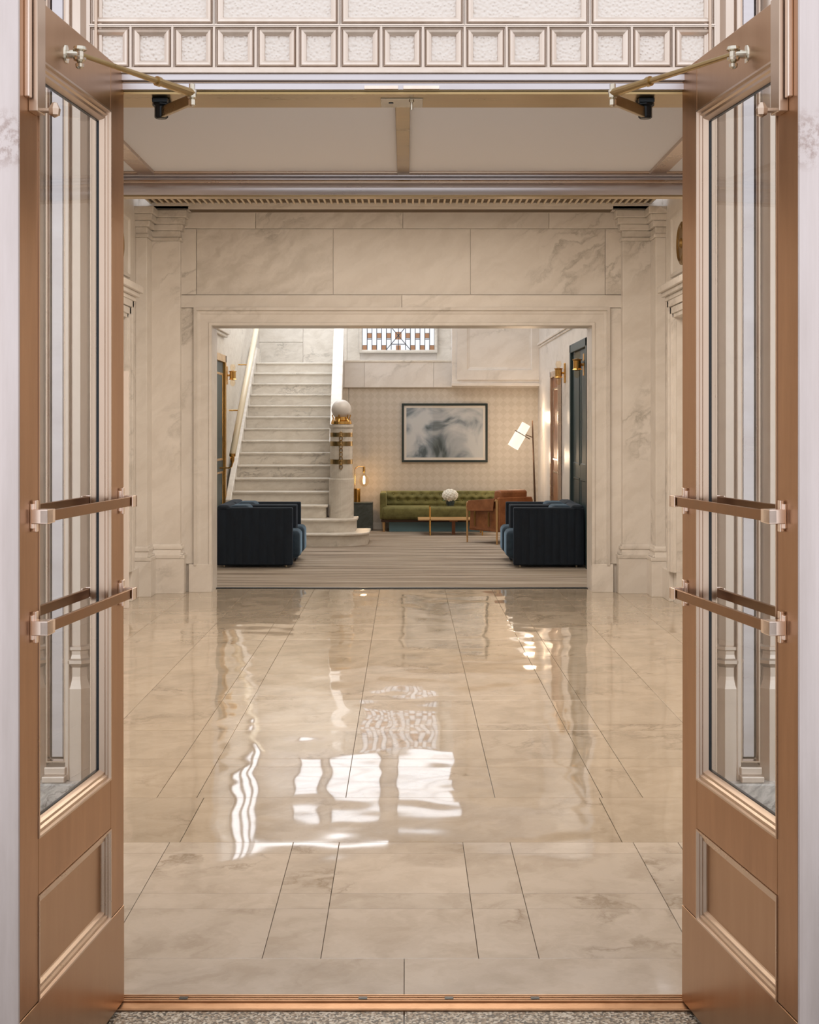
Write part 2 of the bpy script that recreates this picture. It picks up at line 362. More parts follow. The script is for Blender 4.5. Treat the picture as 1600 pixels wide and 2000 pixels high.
# ================================================================== HALL: back wall with wide opening
YB = 14.72; OX0, OX1, OZ = -1.885, 1.806, 2.588
wb = MB()
wb.box(-2.7, OX0, YB, 15.07, 0, 3.8).box(OX1, 2.7, YB, 15.07, 0, 3.8).box(OX0, OX1, YB, 15.07, OZ, 3.8)
wb = wb.build('wall_back', 'marble', kind='structure'); tag(wb, 'cream marble wall with wide opening into the lounge')
def slab(x0, y0, x1, y1, pr, mat='marble', name='marble_panel', Y=YB, j=.0018):
    MB().box(X(x0, Y)+j, X(x1, Y)-j, Y-pr, Y+.002, Z(y1, Y)+j, Z(y0, Y)-j).build(name, mat, wb, bevel=.002, seg=1)
for a, b, m in ((352, 500, 'marble'), (500, 787, 'marble_dark'), (787, 1072, 'marble'), (1072, 1216, 'marble')): slab(a, 415, b, 447, .020, m)
for a, b, m in ((384, 651, 'marble_dark'), (651, 919, 'marble'), (919, 1182, 'marble')): slab(a, 447.5, b, 576, .012, m)
slab(354, 447.5, 384, 576, .024); slab(1182, 447.5, 1216, 576, .024)
slab(354, 577, 785, 602, .045); slab(785, 577, 1216, 602, .045)
slab(354, 602, 379, 1101, .030); slab(1190, 602, 1216, 1101, .030)
slab(370, 1101, 415, 1156, .055, name='plinth_block'); slab(1155, 1101, 1197, 1156, .055, name='plinth_block')
# moulded architrave round the opening (a three-sided mitred profile)
cas = MB(); e0, e1, zt = OX0, OX1, OZ
prof = [(.178, 0), (.178, .06), (.150, .066), (.142, .042), (.118, .040), (.112, .034), (.034, .034), (.030, .046), (.004, .046), (0, .030), (0, 0)]
for (i0, d0), (i1, d1) in zip(prof, prof[1:]):
    L = lambda i, d, z: (e0-i, YB-d, z); R = lambda i, d, z: (e1+i, YB-d, z)
    cas.add([L(i0,d0,.26), L(i1,d1,.26), L(i1,d1,zt+i1), L(i0,d0,zt+i0)], [(0,1,2,3)])
    cas.add([R(i0,d0,.26), R(i1,d1,.26), R(i1,d1,zt+i1), R(i0,d0,zt+i0)], [(0,1,2,3)])
    cas.add([L(i0,d0,zt+i0), L(i1,d1,zt+i1), R(i1,d1,zt+i1), R(i0,d0,zt+i0)], [(0,1,2,3)])
cas.build('architrave', 'marble', wb)
# pilasters
def pilaster(x0, x1, yf, yb, label, nm='pilaster'):
    o = empty(nm, ((x0+x1)/2, yf, 0)); tag(o, label, 'pilaster', kind='structure'); w = (x1-x0)/2; d = yb-yf
    MB().box(-w, w, 0, d, .475, 3.40).build('shaft', 'marble', o, bevel=.004)
    MB().box(-w-.045, w+.045, -.045, d, 0, .337).build('plinth', 'marble', o, bevel=.003)
    b = MB()
    b.prism([(-.05, .337), (-.052, .375), (-.04, .39), (-.02, .405), (-.014, .43), (-.024, .44), (-.022, .46), (0, .478), (d, .478), (d, .337)],
            lambda a, z, c: (c, a, z), -w-.012, w+.012)
    b.box(-w-.05, w+.05, -.05, d, .337, .372).box(-w-.036, w+.036, -.036, d, .372, .392).box(-w-.024, w+.024, -.024, d, .425, .452)
    b.build('base_moulding', 'marble', o, bevel=.006)
    c = MB().box(-w-.018, w+.018, -.018, d, 3.40, 3.435).box(-w-.004, w+.004, -.004, d, 3.435, 3.50).box(-w-.03, w+.03, -.03, d, 3.50, 3.56).box(-w-.055, w+.055, -.055, d, 3.56, 3.62).box(-w-.075, w+.075, -.075, d, 3.62, 3.69)
    c.build('capital', 'marble_dark', o, bevel=.008)
    return o
pilaster(-2.47, -2.183, 14.58, 14.72, 'broad flat marble pilaster left of the lounge opening')
pilaster(2.093, 2.368, 14.58, 14.72, 'broad flat marble pilaster right of the lounge opening')
pilaster(-2.56, -2.453, 14.30, 14.72, 'narrow marble corner pilaster at the left wall')
pilaster(2.365, 2.46, 14.30, 14.72, 'narrow marble corner pilaster at the right wall')
pp = MB().box(-2.535, -2.457, 13.36, 13.40, 0, 2.10).build('pale_panel', 'mat_board', bevel=.003)
tag(pp, 'slim pale pink panel standing in the left hall doorway', 'panel')
# cornice with slot and grille
co = MB().box(-2.7, 2.7, 14.45, YB+.02, 3.72, 3.80)
co.box(-2.7, 2.7, 14.45, 14.50, 3.69, 3.72).box(-2.7, -2.08, 14.45, YB, 3.69, 3.72).box(1.98, 2.7, 14.45, YB, 3.69, 3.72).box(-2.7, 2.7, 14.68, YB, 3.69, 3.72)
co = co.build('trim_1', 'marble', kind='structure', bevel=.003); tag(co, 'marble cornice with long slot of painted shade under the hall ceiling')
MB().box(-2.08, 1.98, 14.47, 14.66, 3.687, 3.70).build('slot_shade_strip', 'shadowgap', co)  # flush dark strip painted in for the shade of the recess
MB().box(-2.45, 2.36, 14.17, 14.45, 3.752, 3.76).build('grille_backing', 'shadowgap', co)
MB().box(-2.7, 2.7, 14.05, 14.17, 3.745, 3.80).build('fascia', 'marble', co, bevel=.004)
gm = None
for k in range(81):
    x = -2.44+k*.0597
    if gm is None:
        g = MB().box(-.009, .009, 14.17, 14.45, 3.740, 3.752).build('grille_bar', 'plaster', co); gm = g
    else:
        g = gm.copy(); COL.objects.link(g)
    g.location.x = x
# side walls, ceiling
def side(s, xw, nm):
    w = MB(); ya, yb, zt = 12.55, 13.72, 2.60
    w.box(xw, xw+s*.2, 5.60, ya, 0, 3.8).box(xw, xw+s*.2, yb, 14.72, 0, 3.8).box(xw, xw+s*.2, ya, yb, zt, 3.8)
    w.box(xw+s*.16, xw+s*.2, ya, yb, 0, zt)
    w = w.build(nm, 'marble', kind='structure'); tag(w, 'marble side wall of the hall with framed doorway, '+('left' if s < 0 else 'right'))
    c = MB()
    for k, (i, d) in enumerate(((.0, .03), (.035, .045), (.10, .06))):
        c.box(xw, xw-s*d, yb+i, yb+i+.06, 0.28, zt+i+.06).box(xw, xw-s*d, ya-i-.06, ya-i, 0.28, zt+i+.06).box(xw, xw-s*d, ya-i-.06, yb+i+.06, zt+i, zt+i+.06)
    c.build('door_casing', 'marble', w, bevel=.003)
    e = MB().box(xw, xw-s*.07, ya-.22, yb+.22, 2.76, 2.80).box(xw, xw-s*.10, ya-.25, yb+.25, 2.80, 2.84).box(xw, xw-s*.13, ya-.28, yb+.28, 2.84, 2.90)
    e.build('lintel_cornice', 'marble', w, bevel=.006)
    MB().box(xw, xw-s*.04, 5.8, ya-.16, 0, .28).box(xw, xw-s*.04, yb+.16, 14.40, 0, .28).build('baseboard', 'marble', w, bevel=.004)
    MB().ring(12.4, 13.95, 2.98, 3.55, [(0, 0), (.0, .02), (.03, .02), (.045, 0)], lambda a, b, d: (xw-s*d, a, b)).build('panel_moulding', 'marble', w)
    r = empty('medallion', (xw-s*.01, 13.28, 3.22)); tag(r, 'dark bronze round wall medallion high on the %s hall wall' % ('left' if s < 0 else 'right'), 'medallion')
    md = MB().lathe([(.0, 0), (.19, 0), (.19, .03), (.16, .045), (.14, .03), (.05, .03), (.03, .05), (.0, .05)], (0, 0, 0), 28)
    md = MB().add([(-s*v[2], v[0], v[1]) for v in md.v], md.f).build('disc', 'grille', r)
side(-1, -2.56, 'wall_left'); side(1, 2.46, 'wall_right')
MB().box(-2.8, 2.8, 5.60, 14.2, 3.79, 3.9).build('ceiling', 'plaster', kind='structure')

# ================================================================== VESTIBULE
VZ = 2.53
vc = MB().box(-1.2, 1.2, 4.37, 5.58, VZ+.012, 2.7).build('ceiling', 'ceiling', kind='structure'); tag(vc, 'off-white plaster ceiling of the vestibule between two metal headers')
for x0, x1 in ((X(772, 4.4), X(801, 4.4)), (-.985, -.925), (.895, .955)):
    MB().box(x0, x1, 4.37, 5.58, VZ, VZ+.014).build('ceiling_strap', 'trim' if abs(x0) > .5 else 'brass', vc, bevel=.002)
h2 = MB().box(-2.7, 2.7, 5.60, 5.66, 2.461, 3.8)
h2 = h2.build('wall_front', 'plaster', kind='structure'); tag(h2, 'hall side of the entrance wall above the inner header')
hd = empty('inner_header', (0, 5.58, 2.461)); tag(hd, 'silvery moulded metal header beam below the vestibule ceiling', 'header beam')
z = 2.461
for (z0, z1, d, m) in ((0, .040, .0, 'silver'), (.040, .050, .014, 'trim'), (.050, .064, .004, 'silver'), (.064, .073, .018, 'silver'), (.073, .085, .030, 'trim')):
    n_ = 10; poly = [(.019, z0)]+[(-d-.006*math.sin(math.pi*i/n_)*(z1-z0)/.04+(.007 if z1 < .045 else 0)*(1-i/n_), z0+(z1-z0)*i/n_) for i in range(n_+1)]+[(.019, z1)]
    MB().prism(poly, lambda a, b, c: (c, a, b), -1.2, 1.2).build('moulding', m, hd)
MB().box(-1.2, 1.2, 5.603, 5.668, 2.457, 2.461).build('soffit_plate', 'brass', h2)
for s in (-1, 1):
    w = MB().box(s*1.10, s*1.3, 4.28, 5.66, 0, 2.7).build('wall_vestibule_'+('left' if s < 0 else 'right'), 'marble', kind='structure')
    MB().box(s*1.3, s*2.8, 5.50, 5.62, 0, 3.8).build('wall_hall_front_'+('left' if s < 0 else 'right'), 'marble', kind='structure')

# ================================================================== OUTER HEADER + TRANSOM
YF = 4.196
oh = empty('outer_header', (0, YF, VZ)); tag(oh, 'silvery stepped metal header beam over the open double doors', 'header beam')
for (y0, y1, d, m) in ((177, 180.5, .0, 'black'), (164, 177, .012, 'silver'), (160, 164, .004, 'trim'), (147, 160, .02, 'silver'), (141, 147, .03, 'pale')):
    MB().box(-.92, .90, -d, .06, Z(y1, YF)-VZ, Z(y0, YF)-VZ).build('moulding', m, oh, bevel=.0015)
MB().box(-.92, .90, .0, .175, -.004, .012).build('soffit_plate', 'brass', oh)
for a, b in ((712, 778), (788, 858)):
    MB().box(X(a, YF), X(b, YF), -.020, .0, .006, .016).build('strike_plate', 'barfit', oh, bevel=.001)
MB().box(X(744, 4.3), X(826, 4.3), .05, .16, -.007, -.004).build('lock_plate', 'chrome', oh, bevel=.001)
MB().lathe([(.007, -.0085), (.007, -.006)], (X(764, 4.3), .10, 0), 14).build('keyhole', 'black', oh)
MB().tube((X(804, 4.3), .06, -.035), (X(804, 4.3), .06, 0), .004, .004).tube((X(804, 4.3), .06, -.014), (X(804, 4.3), .06, -.004), .008, .008).build('latch_pin', 'chrome', oh)

tr = empty('window_1', (0, YF, 2.58)); tag(tr, 'metal transom grid of small and large hammered glass lights above the doors', kind='structure')
TB = 2.58
def fT(a, b, d): return (a, -d, b-TB)
tx0, tw = X(174, YF), (X(1397, YF)-X(174, YF))/15
zr0, zr1 = Z(134, YF), Z(51, YF)
cellprof = [(0, .004), (.0022, .004), (.0034, -.009), (.0048, -.009), (.0068, -.001), (.010, .003), (.016, .001), (.0225, -.004), (.0232, -.010), (.0245, -.026)]
def cell(x0, x1, z0, z1, parent=tr):
    fo = MB().ring(x0, x1, z0, z1, cellprof, fT).build('frame', 'pale', parent)
    i = .0235; MB().box(x0+i, x1-i, .013, .018, z0+i-TB, z1-i-TB).build('hammered_pane', 'hammered', fo)
g = .0008
for k in range(15): cell(tx0+k*tw+g, tx0+(k+1)*tw-g, zr0+g, zr1-g)
for k in range(5): cell(tx0+3*k*tw+g, tx0+3*(k+1)*tw-g, zr1+.003, zr1+.36)
MB().box(-.93, .90, .032, .05, 0, .6).build('backing', 'pale', tr)
MB().box(-.93, .90, -.005, .032, zr0-TB-.014, zr0-TB+.001).build('rail', 'pale', tr, bevel=.002)
for k in range(16):
    MB().box(tx0+k*tw-g, tx0+k*tw+g, -.005, .03, zr0-TB, zr1-TB).build('glazing_bar', 'pale', tr)
MB().box(tx0, tx0+15*tw, -.006, .03, zr1-TB, zr1-TB+.003).build('rail', 'pale', tr)

# ================================================================== FACADE JAMBS (pale bronze, colonettes, panels)
def facade(s):
    cx = -.008; nm = 'left' if s < 0 else 'right'
    o = empty('wall_facade_'+nm, (cx, YF, 0)); tag(o, 'pale bronze entrance surround with colonettes and panels, %s of the doors' % nm, kind='structure')
    def bx(a, b, y0, y1, z0, z1, name, mat='pale', bev=.003): return MB().box(s*a, s*b, y0, y1, z0, z1).build(name, mat, o, bevel=bev)
    top = 3.1; zb = .616
    bx(.835, 1.12, .06, .20, 0, top, 'backing')                       # body behind everything
    bx(1.12, 3.2, -.04, .25, 0, 4.2, 'stone_pier', 'limestone')
    for a, b, d, m in ((.828, .838, .02, 'trim'), (.838, .848, .005, 'pale'), (.848, .856, -.01, 'trim'), (.856, .872, .008, 'pale')):
        bx(a, b, d, .07, zb, top, 'jamb_strip', m, .002)
    bx(.93, .942, .01, .07, zb, top, 'jamb_strip', 'pale'); bx(.945, .990, .03, .07, zb+.055, top, 'fluted_panel', 'silver', .008)
    MB().ring(s*.942 if s > 0 else s*.996, s*.996 if s > 0 else s*.942, zb+.05, top, [(0, .03), (0, .045), (.004, .045), (.008, .034)], lambda a, b, d: (a, .06-d, b)).build('panel_moulding', 'trim', o)
    bx(.936, 1.0, -.02, .06, zb+.0, zb+.018, 'sill'); bx(.938, .998, 0, .06, zb+.018, zb+.04, 'sill')
    for c in (.912, 1.036):
        q = MB(); R8 = math.pi/8
        q.lathe([(.041, zb), (.041, .872), (.037, .880), (.031, .895), (.029, .905), (.029, .930), (.034, .936), (.044, .942), (.044, .951), (.036, .956), (.031, .966), (.031, .976), (.038, .980), (.038, .988), (.029, .992), (.029, top)], (s*c, .045, 0), 8, R8)
        q.build('colonette', 'pale', o)
    MB().box(s*.835, s*1.12, -.03, .06, -.01, zb).build('marble_plinth', 'plinth', o, bevel=.004)
    bx(.87, 1.12, -.0, .07, top-.02, top, 'cap')
    return o
facade(-1); facade(1)
MB().box(-3.2, 3.2, 4.20, 4.42, 3.1, 4.4).build('wall_facade_upper', 'limestone', kind='structure')
MB().box(-1.2, 1.2, 4.27, 4.40, 2.62, 3.15).build('wall_above_transom', 'plaster', kind='structure')
MB().box(-3.0, 3.0, 4.28, 5.62, 3.8, 3.9).build('ceiling_roof', 'plaster', kind='structure')
for s in (-1, 1): MB().box(s*2.75, s*2.9, 4.2, 5.62, 0, 3.9).build('wall_return_'+('left' if s < 0 else 'right'), 'plaster', kind='structure')

# ================================================================== DOOR LEAVES
def leaf(n, hx, fx, s, label):
    u = Vector((fx-hx, 3.357-YF)); Lw = u.length; rz = math.atan2(u.y, u.x)
    o = empty('door_%d' % n, (hx, YF, 0), rz); tag(o, label, kind='structure')
    def P(a, d, z): return (a, s*d, z)
    def bx(a, b, d0, d1, z0, z1, name, mat, bev=.002, par=o):
        return MB().box(a, b, s*d0, s*d1, z0, z1).build(name, mat, par, bevel=bev)
    T = -.052; st = .128; zt = 2.59; g0, g1 = .651, 2.454; p0, p1 = .274, .520
    bx(0, st, T, 0, .276, zt, 'hinge_stile', 'bronze'); bx(Lw-st, Lw-.004, T, 0, .276, zt, 'free_stile', 'bronze')
    bx(st, Lw-st, T, 0, g1, zt, 'top_rail', 'kick'); bx(st, Lw-st, T, 0, p1, g0, 'lock_rail', 'bronze')
    bx(0, Lw-.004, T-.001, .0012, .010, p0, 'kick_plate', 'kick', .0015)
    # rounded meeting edge, worn, with the sky's reflection painted pale
    e = [(Lw-.004, 0.0)]+[(Lw-.004+.012*math.sin(math.pi*i/8), -.026+.026*math.cos(math.pi*i/8)) for i in range(9)]
    MB().prism(e[1:], lambda a, d, c: (a, s*d, c), .012, zt).build('edge_nosing', 'edge', o)
    # glazing mouldings both faces, glass
    pf = [(0, 0), (0, .003), (.005, .003), (.007, -.004), (.015, -.004), (.019, -.009), (.026, -.009), (.030, -.016), (.034, -.024)]
    MB().ring(st, Lw-st, g0, g1, pf, lambda a, b, d: P(a, d, b)).build('glazing_moulding', 'trim', o)
    MB().ring(st, Lw-st, g0, g1, [(i, T-d) for i, d in pf], lambda a, b, d: P(a, d, b)).build('glazing_moulding', 'trim', o)
    MB().ring(st, Lw-st, g0, g1, [(.0335, -.022), (.036, -.022), (.036, -.030), (.0335, -.030)], lambda a, b, d: P(a, d, b)).build('gasket', 'black', o)
    MB().box(st+.03, Lw-st-.03, s*-.0245, s*-.0275, g0+.03, g1-.03).build('glass_pane', 'glass', o)
    # lower panel
    MB().ring(st, Lw-st, p0, p1, pf[:7]+[(.031, -.016), (.034, -.018)], lambda a, b, d: P(a, d, b)).build('panel_moulding', 'trim', o)
    MB().ring(st, Lw-st, p0, p1, [(i, T-d) for i, d in pf], lambda a, b, d: P(a, d, b)).build('panel_moulding', 'trim', o)
    bx(st+.03, Lw-st-.03, -.018, -.034, p0+.03, p1-.03, 'lower_panel', 'kick')
    # push bars inside, pull bars outside
    for zc in (1.398, 1.145):
        for face in (1, -1):
            D = (lambda d: d) if face == 1 else (lambda d: T-d)
            b = bx(.052, Lw-.085, D(.030), D(.040), zc-.0125, zc+.0125, 'push_bar' if face == 1 else 'pull_bar', 'bar', .0015)
            for a in (.040, Lw-.088):
                k = MB().box(a-.018, a+.018, s*D(0), s*D(.006), zc-.028, zc+.028)
                k.box(a-.009, a+.009, s*D(.004), s*D(.012), zc-.036, zc+.036)
                if a < .1: k.box(a-.012, a+.004, s*D(.006), s*D(.046), zc-.0155, zc+.0155).box(a-.012, a+.034, s*D(.042), s*D(.046), zc-.0155, zc+.0155)
                else: k.box(a-.014, a+.026, s*D(.006), s*D(.044), zc-.0165, zc+.0165).box(a-.03, a+.026, s*D(.026), s*D(.044), zc-.0155, zc+.0155)
                k.build('bracket', 'barfit', b, bevel=.0015)
    # surface bolt high on the free stile
    b = bx(Lw-.115, Lw-.060, 0, .022, Z(214, 3.40), zt-.01, 'bolt_housing', 'trim')
    bx(Lw-.052, Lw-.032, 0, .012, Z(190, 3.40), zt-.01, 'bolt_guide', 'barfit')
    MB().tube(P(Lw-.10, .008, 2.325), P(Lw-.10, .045, 2.325), .006, .006).lathe([(.001, 2.308), (.012, 2.314), (.014, 2.328), (.006, 2.342), (.001, 2.344)], P(Lw-.10, .048, 0), 6).build('bolt_knob', 'trim', b)
    return o
leaf(1, -.784, -.860, 1, 'left bronze and glass entrance door leaf standing open with two push bars')
leaf(2, .768, .873, -1, 'right bronze and glass entrance door leaf standing open with two push bars')

# ------------------------------------------------ door closer arms
def closer(s, face, elbow, spind, label):
    o = empty('door_closer', spind); tag(o, label, 'door closer', 'door closer arms below the outer header')
    S = Vector(spind); f = Vector(face)-S; e = Vector(elbow)-S
    m = f.lerp(e, .68)
    MB().tube(f, m, .006, .008, 12).build('long_arm', 'brass', o, smooth=False)
    MB().tube(m, e, .010, .012, 12).tube(m-(e-f)*.015, m+(e-f)*.015, .013, .013, 12).build('arm_sleeve', 'brass', o)
    MB().bar(e+Vector((0, 0, -.016)), Vector((0, 0, -.034)), .012, .030).build('short_arm', 'brass', o, bevel=.002)
    MB().lathe([(.004, -.036), (.010, -.032), (.010, -.018), (.006, -.016), (.012, -.012), (.012, .008), (.008, .010), (.008, .024), (.004, .026)], e, 12).build('elbow_joint', 'chrome', o)
    MB().lathe([(.014, -.052), (.020, -.048), (.020, -.018), (.026, -.014), (.026, .003)], (0, 0, 0), 8).box(-.022, .022, -.030, .05, -.010, .003).build('spindle_box', 'black', o, bevel=.002)
    q = MB().lathe([(.004, -.036), (.010, -.032), (.011, -.024), (.005, -.020), (.015, -.015), (.016, -.009), (.010, -.006), (.010, .006), (.017, .010), (.015, .018), (.004, .020)], f, 14)
    q.tube(f+Vector((s*.030, 0, 0)), f, .011, .009, 12).tube(f+Vector((s*.036, 0, 0)), f+Vector((s*.030, 0, 0)), .024, .022, 16)
    q.build('door_bracket', 'chrome', o)
closer(-1, (-.797, 3.69, 2.512), (-.571, 4.03, 2.492), (-.69, 4.26, 2.522), 'brass door closer arm joining the header to the left door')
closer(1, (.80, 3.69, 2.512), (.552, 4.03, 2.492), (.675, 4.26, 2.522), 'brass door closer arm joining the header to the right door')

# ================================================================== LOUNGE SHELL
YW = 23.8; YL = 25.7; LZ = 2.65
w = MB().box(-.90, 2.3, YW, YW+.12, 0, 2.229).build('wall_far', 'wallpaper', kind='structure'); tag(w, 'beige wall with small diamond wallpaper behind the green sofa')
MB().box(-.95, 2.1, YW-.015, YW+.01, 0, .10).build('baseboard_far', 'stair', kind='structure')
fs = MB().box(-1.0, 2.3, YW-.03, YW+.12, 2.229, LZ).build('trim_2', 'marble', kind='structure'); tag(fs, 'marble fascia of the stair landing above the wallpaper')
for a, b in ((673, 712), (712, 847), (847, 884)):
    MB().box(X(a, YW)+.002, X(b, YW)-.002, YW-.045, YW-.03, 2.231, LZ-.02).build('marble_panel', 'marble', fs, bevel=.002)
MB().box(-.95, 2.3, YW-.055, YW+.1, LZ-.02, LZ+.012).build('coping', 'stair', fs, bevel=.004)
MB().box(-2.5, 2.3, 24.46, YL, LZ-.12, LZ-.005).box(-1.0, 2.3, YW+.12, 24.46, LZ-.12, LZ-.005).build('floor_landing', 'stair', kind='structure')
wl = MB().box(-3.4, 2.5, YL, YL+.15, 0, 5.6).build('wall_landing', 'marble', kind='structure')
for a, b, c, d in ((-2.5, -1.75, LZ, 3.05), (-1.75, -1.0, LZ, 3.75), (-2.5, -1.75, 3.05, 3.75), (-1.0, -.78, LZ, 3.9), (.52, 1.2, LZ, 3.9)):
    MB().box(a+.003, b-.003, YL-.012, YL, c+.003, d-.003).build('marble_panel', 'stair', wl, bevel=.002)
# stained-glass window: leaded strips, copper squares
w2 = empty('window_2', (0, YL-.05, 2.915)); tag(w2, 'leaded window of white strips and small copper squares above the sofa wall', kind='structure')
wx0, wx1 = X(708, YL), X(848.5, YL); cw = (wx1-wx0)/15; uh = .49
MB().ring(wx0-.05, wx1+.05, -.045, 2*uh+.05, [(0, 0), (0, .03), (.03, .03), (.05, 0)], lambda a, b, d: (a, -d, b)).build('window_frame', 'stair', w2)
for un in range(2):
    z0 = un*uh; sq = .082
    def pane(a, b, c, d, m='daylight_low', nm='glass_pane'): MB().box(wx0+a*cw+.0065, wx0+b*cw-.0065, .0, .01, z0+c+.004, z0+d-.004).build(nm, m, w2)
    for k in range(15):
        if k in (6, 7, 8): continue
        kk = k if k < 7 else 14-k
        if kk % 2 == 0:
            pane(k, k+1, 0, sq, 'copper', 'copper_square'); pane(k, k+1, sq, uh-sq); pane(k, k+1, uh-sq, uh, 'copper', 'copper_square')
        else:
            pane(k, k+1, 0, .205-sq/2+.02); pane(k, k+1, uh/2-sq/2, uh/2+sq/2, 'copper', 'copper_square')
            pane(k, k+1, .19, uh/2-sq/2) if uh/2-sq/2 > .2 else None
            pane(k, k+1, uh/2+sq/2, uh)
    pane(6, 9, 0, uh); 
    MB().box(wx0+7.5*cw-.055, wx0+7.5*cw+.055, -.008, .0, z0+uh/2-.065, z0+uh/2+.065).build('copper_square', 'copper', w2)
    MB().box(wx0+7*cw, wx0+8*cw, -.006, .0, z0, z0+sq).build('copper_square', 'copper', w2)
    c = (wx0+7.5*cw, -.004, z0+uh/2)
    for a, b in ((-1.5*cw*1.9, 0), (1.5*cw*1.9, 0), (-1.5*cw*1.9, uh), (1.5*cw*1.9, uh), (0, 0), (0, uh)):
        MB().bar(c, (c[0]+a*.9, c[1], z0+b), .012, .012).build('lead_came', 'lead', w2)
    for b in (.1, uh-.1): MB().bar((c[0]-1.5*cw, -.004, z0+b), (c[0]+1.5*cw, -.004, z0+b), .012, .012).build('lead_came', 'lead', w2)
MB().box(wx0, wx1, .01, .03, 0, 2*uh).build('backing', 'lead', w2)
w3 = empty('window_3', (0, YL-.05, 3.98)); tag(w3, 'tall daylit windows high above the stair landing', kind='structure')
for a, b in ((-1.8, -1.45), (-1.28, -.46), (-.12, .85)):
    MB().box(a, b, 0, .02, 0, .95).build('glass_pane', 'daylight', w3)
    MB().ring(a-.03, b+.03, -.03, .98, [(0, 0), (0, .03), (.03, .03), (.03, 0)], lambda p, q, d: (p, -d, q)).build('window_frame', 'lead', w3)
for z0 in (.32, .66): MB().box(-1.8, .85, -.015, 0, z0-.012, z0+.012).build('glazing_bar', 'lead', w3)
w4 = empty('window_4', (-2.54, 21.6, 3.5)); tag(w4, 'tall daylit window in the left wall above the stairs', kind='structure')
for a in (0, 1.25, 2.5):
    MB().box(0, .01, a, a+1.1, 0, 1.6).build('glass_pane', 'daylight', w4)
    MB().ring(a-.04, a+1.14, -.04, 1.64, [(0, 0), (0, .04), (.04, .04), (.04, 0)], lambda p, q, d: (d, p, q)).build('window_frame', 'lead', w4)
# upper flight side panel at right
up = empty('wall_upper_flight', (0, 23.6, 0)); tag(up, 'marble side of the upper stair flight with one recessed panel', kind='structure')
YU = 23.6
def fU(a, b, d): return (a, -d, b)
ux0, ux1, uz0 = X(883, YU), X(1062, YU), Z(754, YU)
MB().box(ux0, ux1+.1, 0, .2, uz0, 4.2).build('marble_panel', 'marble', up)
MB().ring(X(893, YU), X(1058, YU), Z(742, YU), 4.1, [(0, 0), (0, .02), (X(912, YU)-X(893, YU), .02), (X(914, YU)-X(893, YU), .006), (X(918, YU)-X(893, YU), 0)], fU).build('panel_moulding', 'marble', up)
MB().box(ux0-.01, ux1+.1, -.025, .03, uz0, uz0+.05).build('bottom_moulding', 'marble', up, bevel=.006)
# left and right walls
wL = MB().box(-2.75, -2.55, 15.07, YL, 0, 5.6).build('wall_lounge_left', 'stair', kind='structure'); tag(wL, 'pale marble wall left of the stairs')
MB().box(-2.55, -2.50, 15.1, 21.2, 2.86, 2.90).box(-2.55, -2.47, 15.1, 21.2, 2.90, 2.95).build('wall_moulding', 'stair', wL, bevel=.006)
wR = MB().box(2.08, 2.3, 16.2, YW+.1, 0, 5.6).box(2.08, 2.9, 15.07, 16.25, 0, 5.6).build('wall_lounge_right', 'marble', kind='structure'); tag(wR, 'pale marble wall right of the floor lamp')
MB().box(2.06, 2.09, 15.1, 23.5, 2.84, 2.87).box(2.04, 2.09, 15.1, 23.5, 2.87, 2.91).build('wall_moulding', 'marble', wR, bevel=.008)
MB().box(-2.8, 3.0, 15.0, YL+.1, 5.5, 5.6).build('ceiling_lounge', 'ceiling', kind='structure')
MB().box(-2.8, 3.0, 15.0, 15.1, 3.7, 5.6).build('wall_lounge_near', 'ceiling', kind='structure')

# lift doors
def side_door(nm, xw, s, ya, yb, zt, pmat, fmat, label, fw=.10, n=2):
    o = empty(nm, (xw, ya, 0)); tag(o, label, kind='structure'); L = yb-ya
    MB().box(-s*.005, -s*.05, 0, fw, 0, zt).box(-s*.005, -s*.05, L-fw, L, 0, zt).box(-s*.005, -s*.05, 0, L, zt-fw, zt).build('door_frame', fmat, o, bevel=.006)
    for k in range(n):
        a = fw+k*(L-2*fw)/n
        p = MB().box(-s*.003, -s*.015, a+.004, a+(L-2*fw)/n-.004, .01, zt-fw-.005).build('door_panel', pmat, o, bevel=.003)
        for z0, z1 in ((.15, 1.0), (1.15, zt-fw-.15)):
            MB().ring(a+.07, a+(L-2*fw)/n-.07, z0, z1, [(0, .015), (0, .022), (.02, .022), (.03, .015)], lambda p_, q, d: (-s*d, p_, q)).build('panel_moulding', fmat, p)
    return o
side_door('door_3', -2.55, -1, 18.0, 21.05, 2.60, 'darkdoor', 'gold', 'dark panelled door in gilt bronze frame on left lounge wall')
side_door('door_4', 2.08, 1, 17.0, 18.75, 2.62, 'darkdoor', 'darkdoor', 'dark teal door on the right lounge wall')
side_door('door_5', 2.08, 1, 20.15, 21.3, 2.38, 'leather', 'trim', 'narrow brown door in metal frame behind the navy chairs', .08, 1)
def sconce(xw, s, y, z, label):
    o = empty('wall_sconce', (xw, y, z)); tag(o, label, 'sconce', 'gilt sconces on the lounge walls')
    MB().box(-s*0, -s*.02, -.05, .05, -.13, .13).build('back_plate', 'gold', o, bevel=.008)
    q = MB().lathe([(.02, -.07), (.06, -.06), (.045, -.045), (.045, .045), (.06, .06), (.02, .07)], (-s*.09, 0, 0), 14); q.tube((0, 0, 0), (-s*.09, 0, 0), .015, .015)
    q.build('body', 'gold', o)
    for zz in (-.11, .11): MB().lathe([(.012, -.045), (.035, -.02), (.04, .015), (.03, .04), (.033, .045)], (-s*.09, 0, zz), 14).build('glass_cup', 'bulbglass', o)
sconce(-2.55, -1, 21.45, 2.34, 'gilt bracket sconce between the gilt door frame and the stairs')
sconce(2.08, 1, 19.7, 2.31, 'gilt bracket sconce on marble between the two right doors')
sconce(2.08, 1, 17.55, 2.33, 'gilt bracket sconce cut off by the right edge of opening')

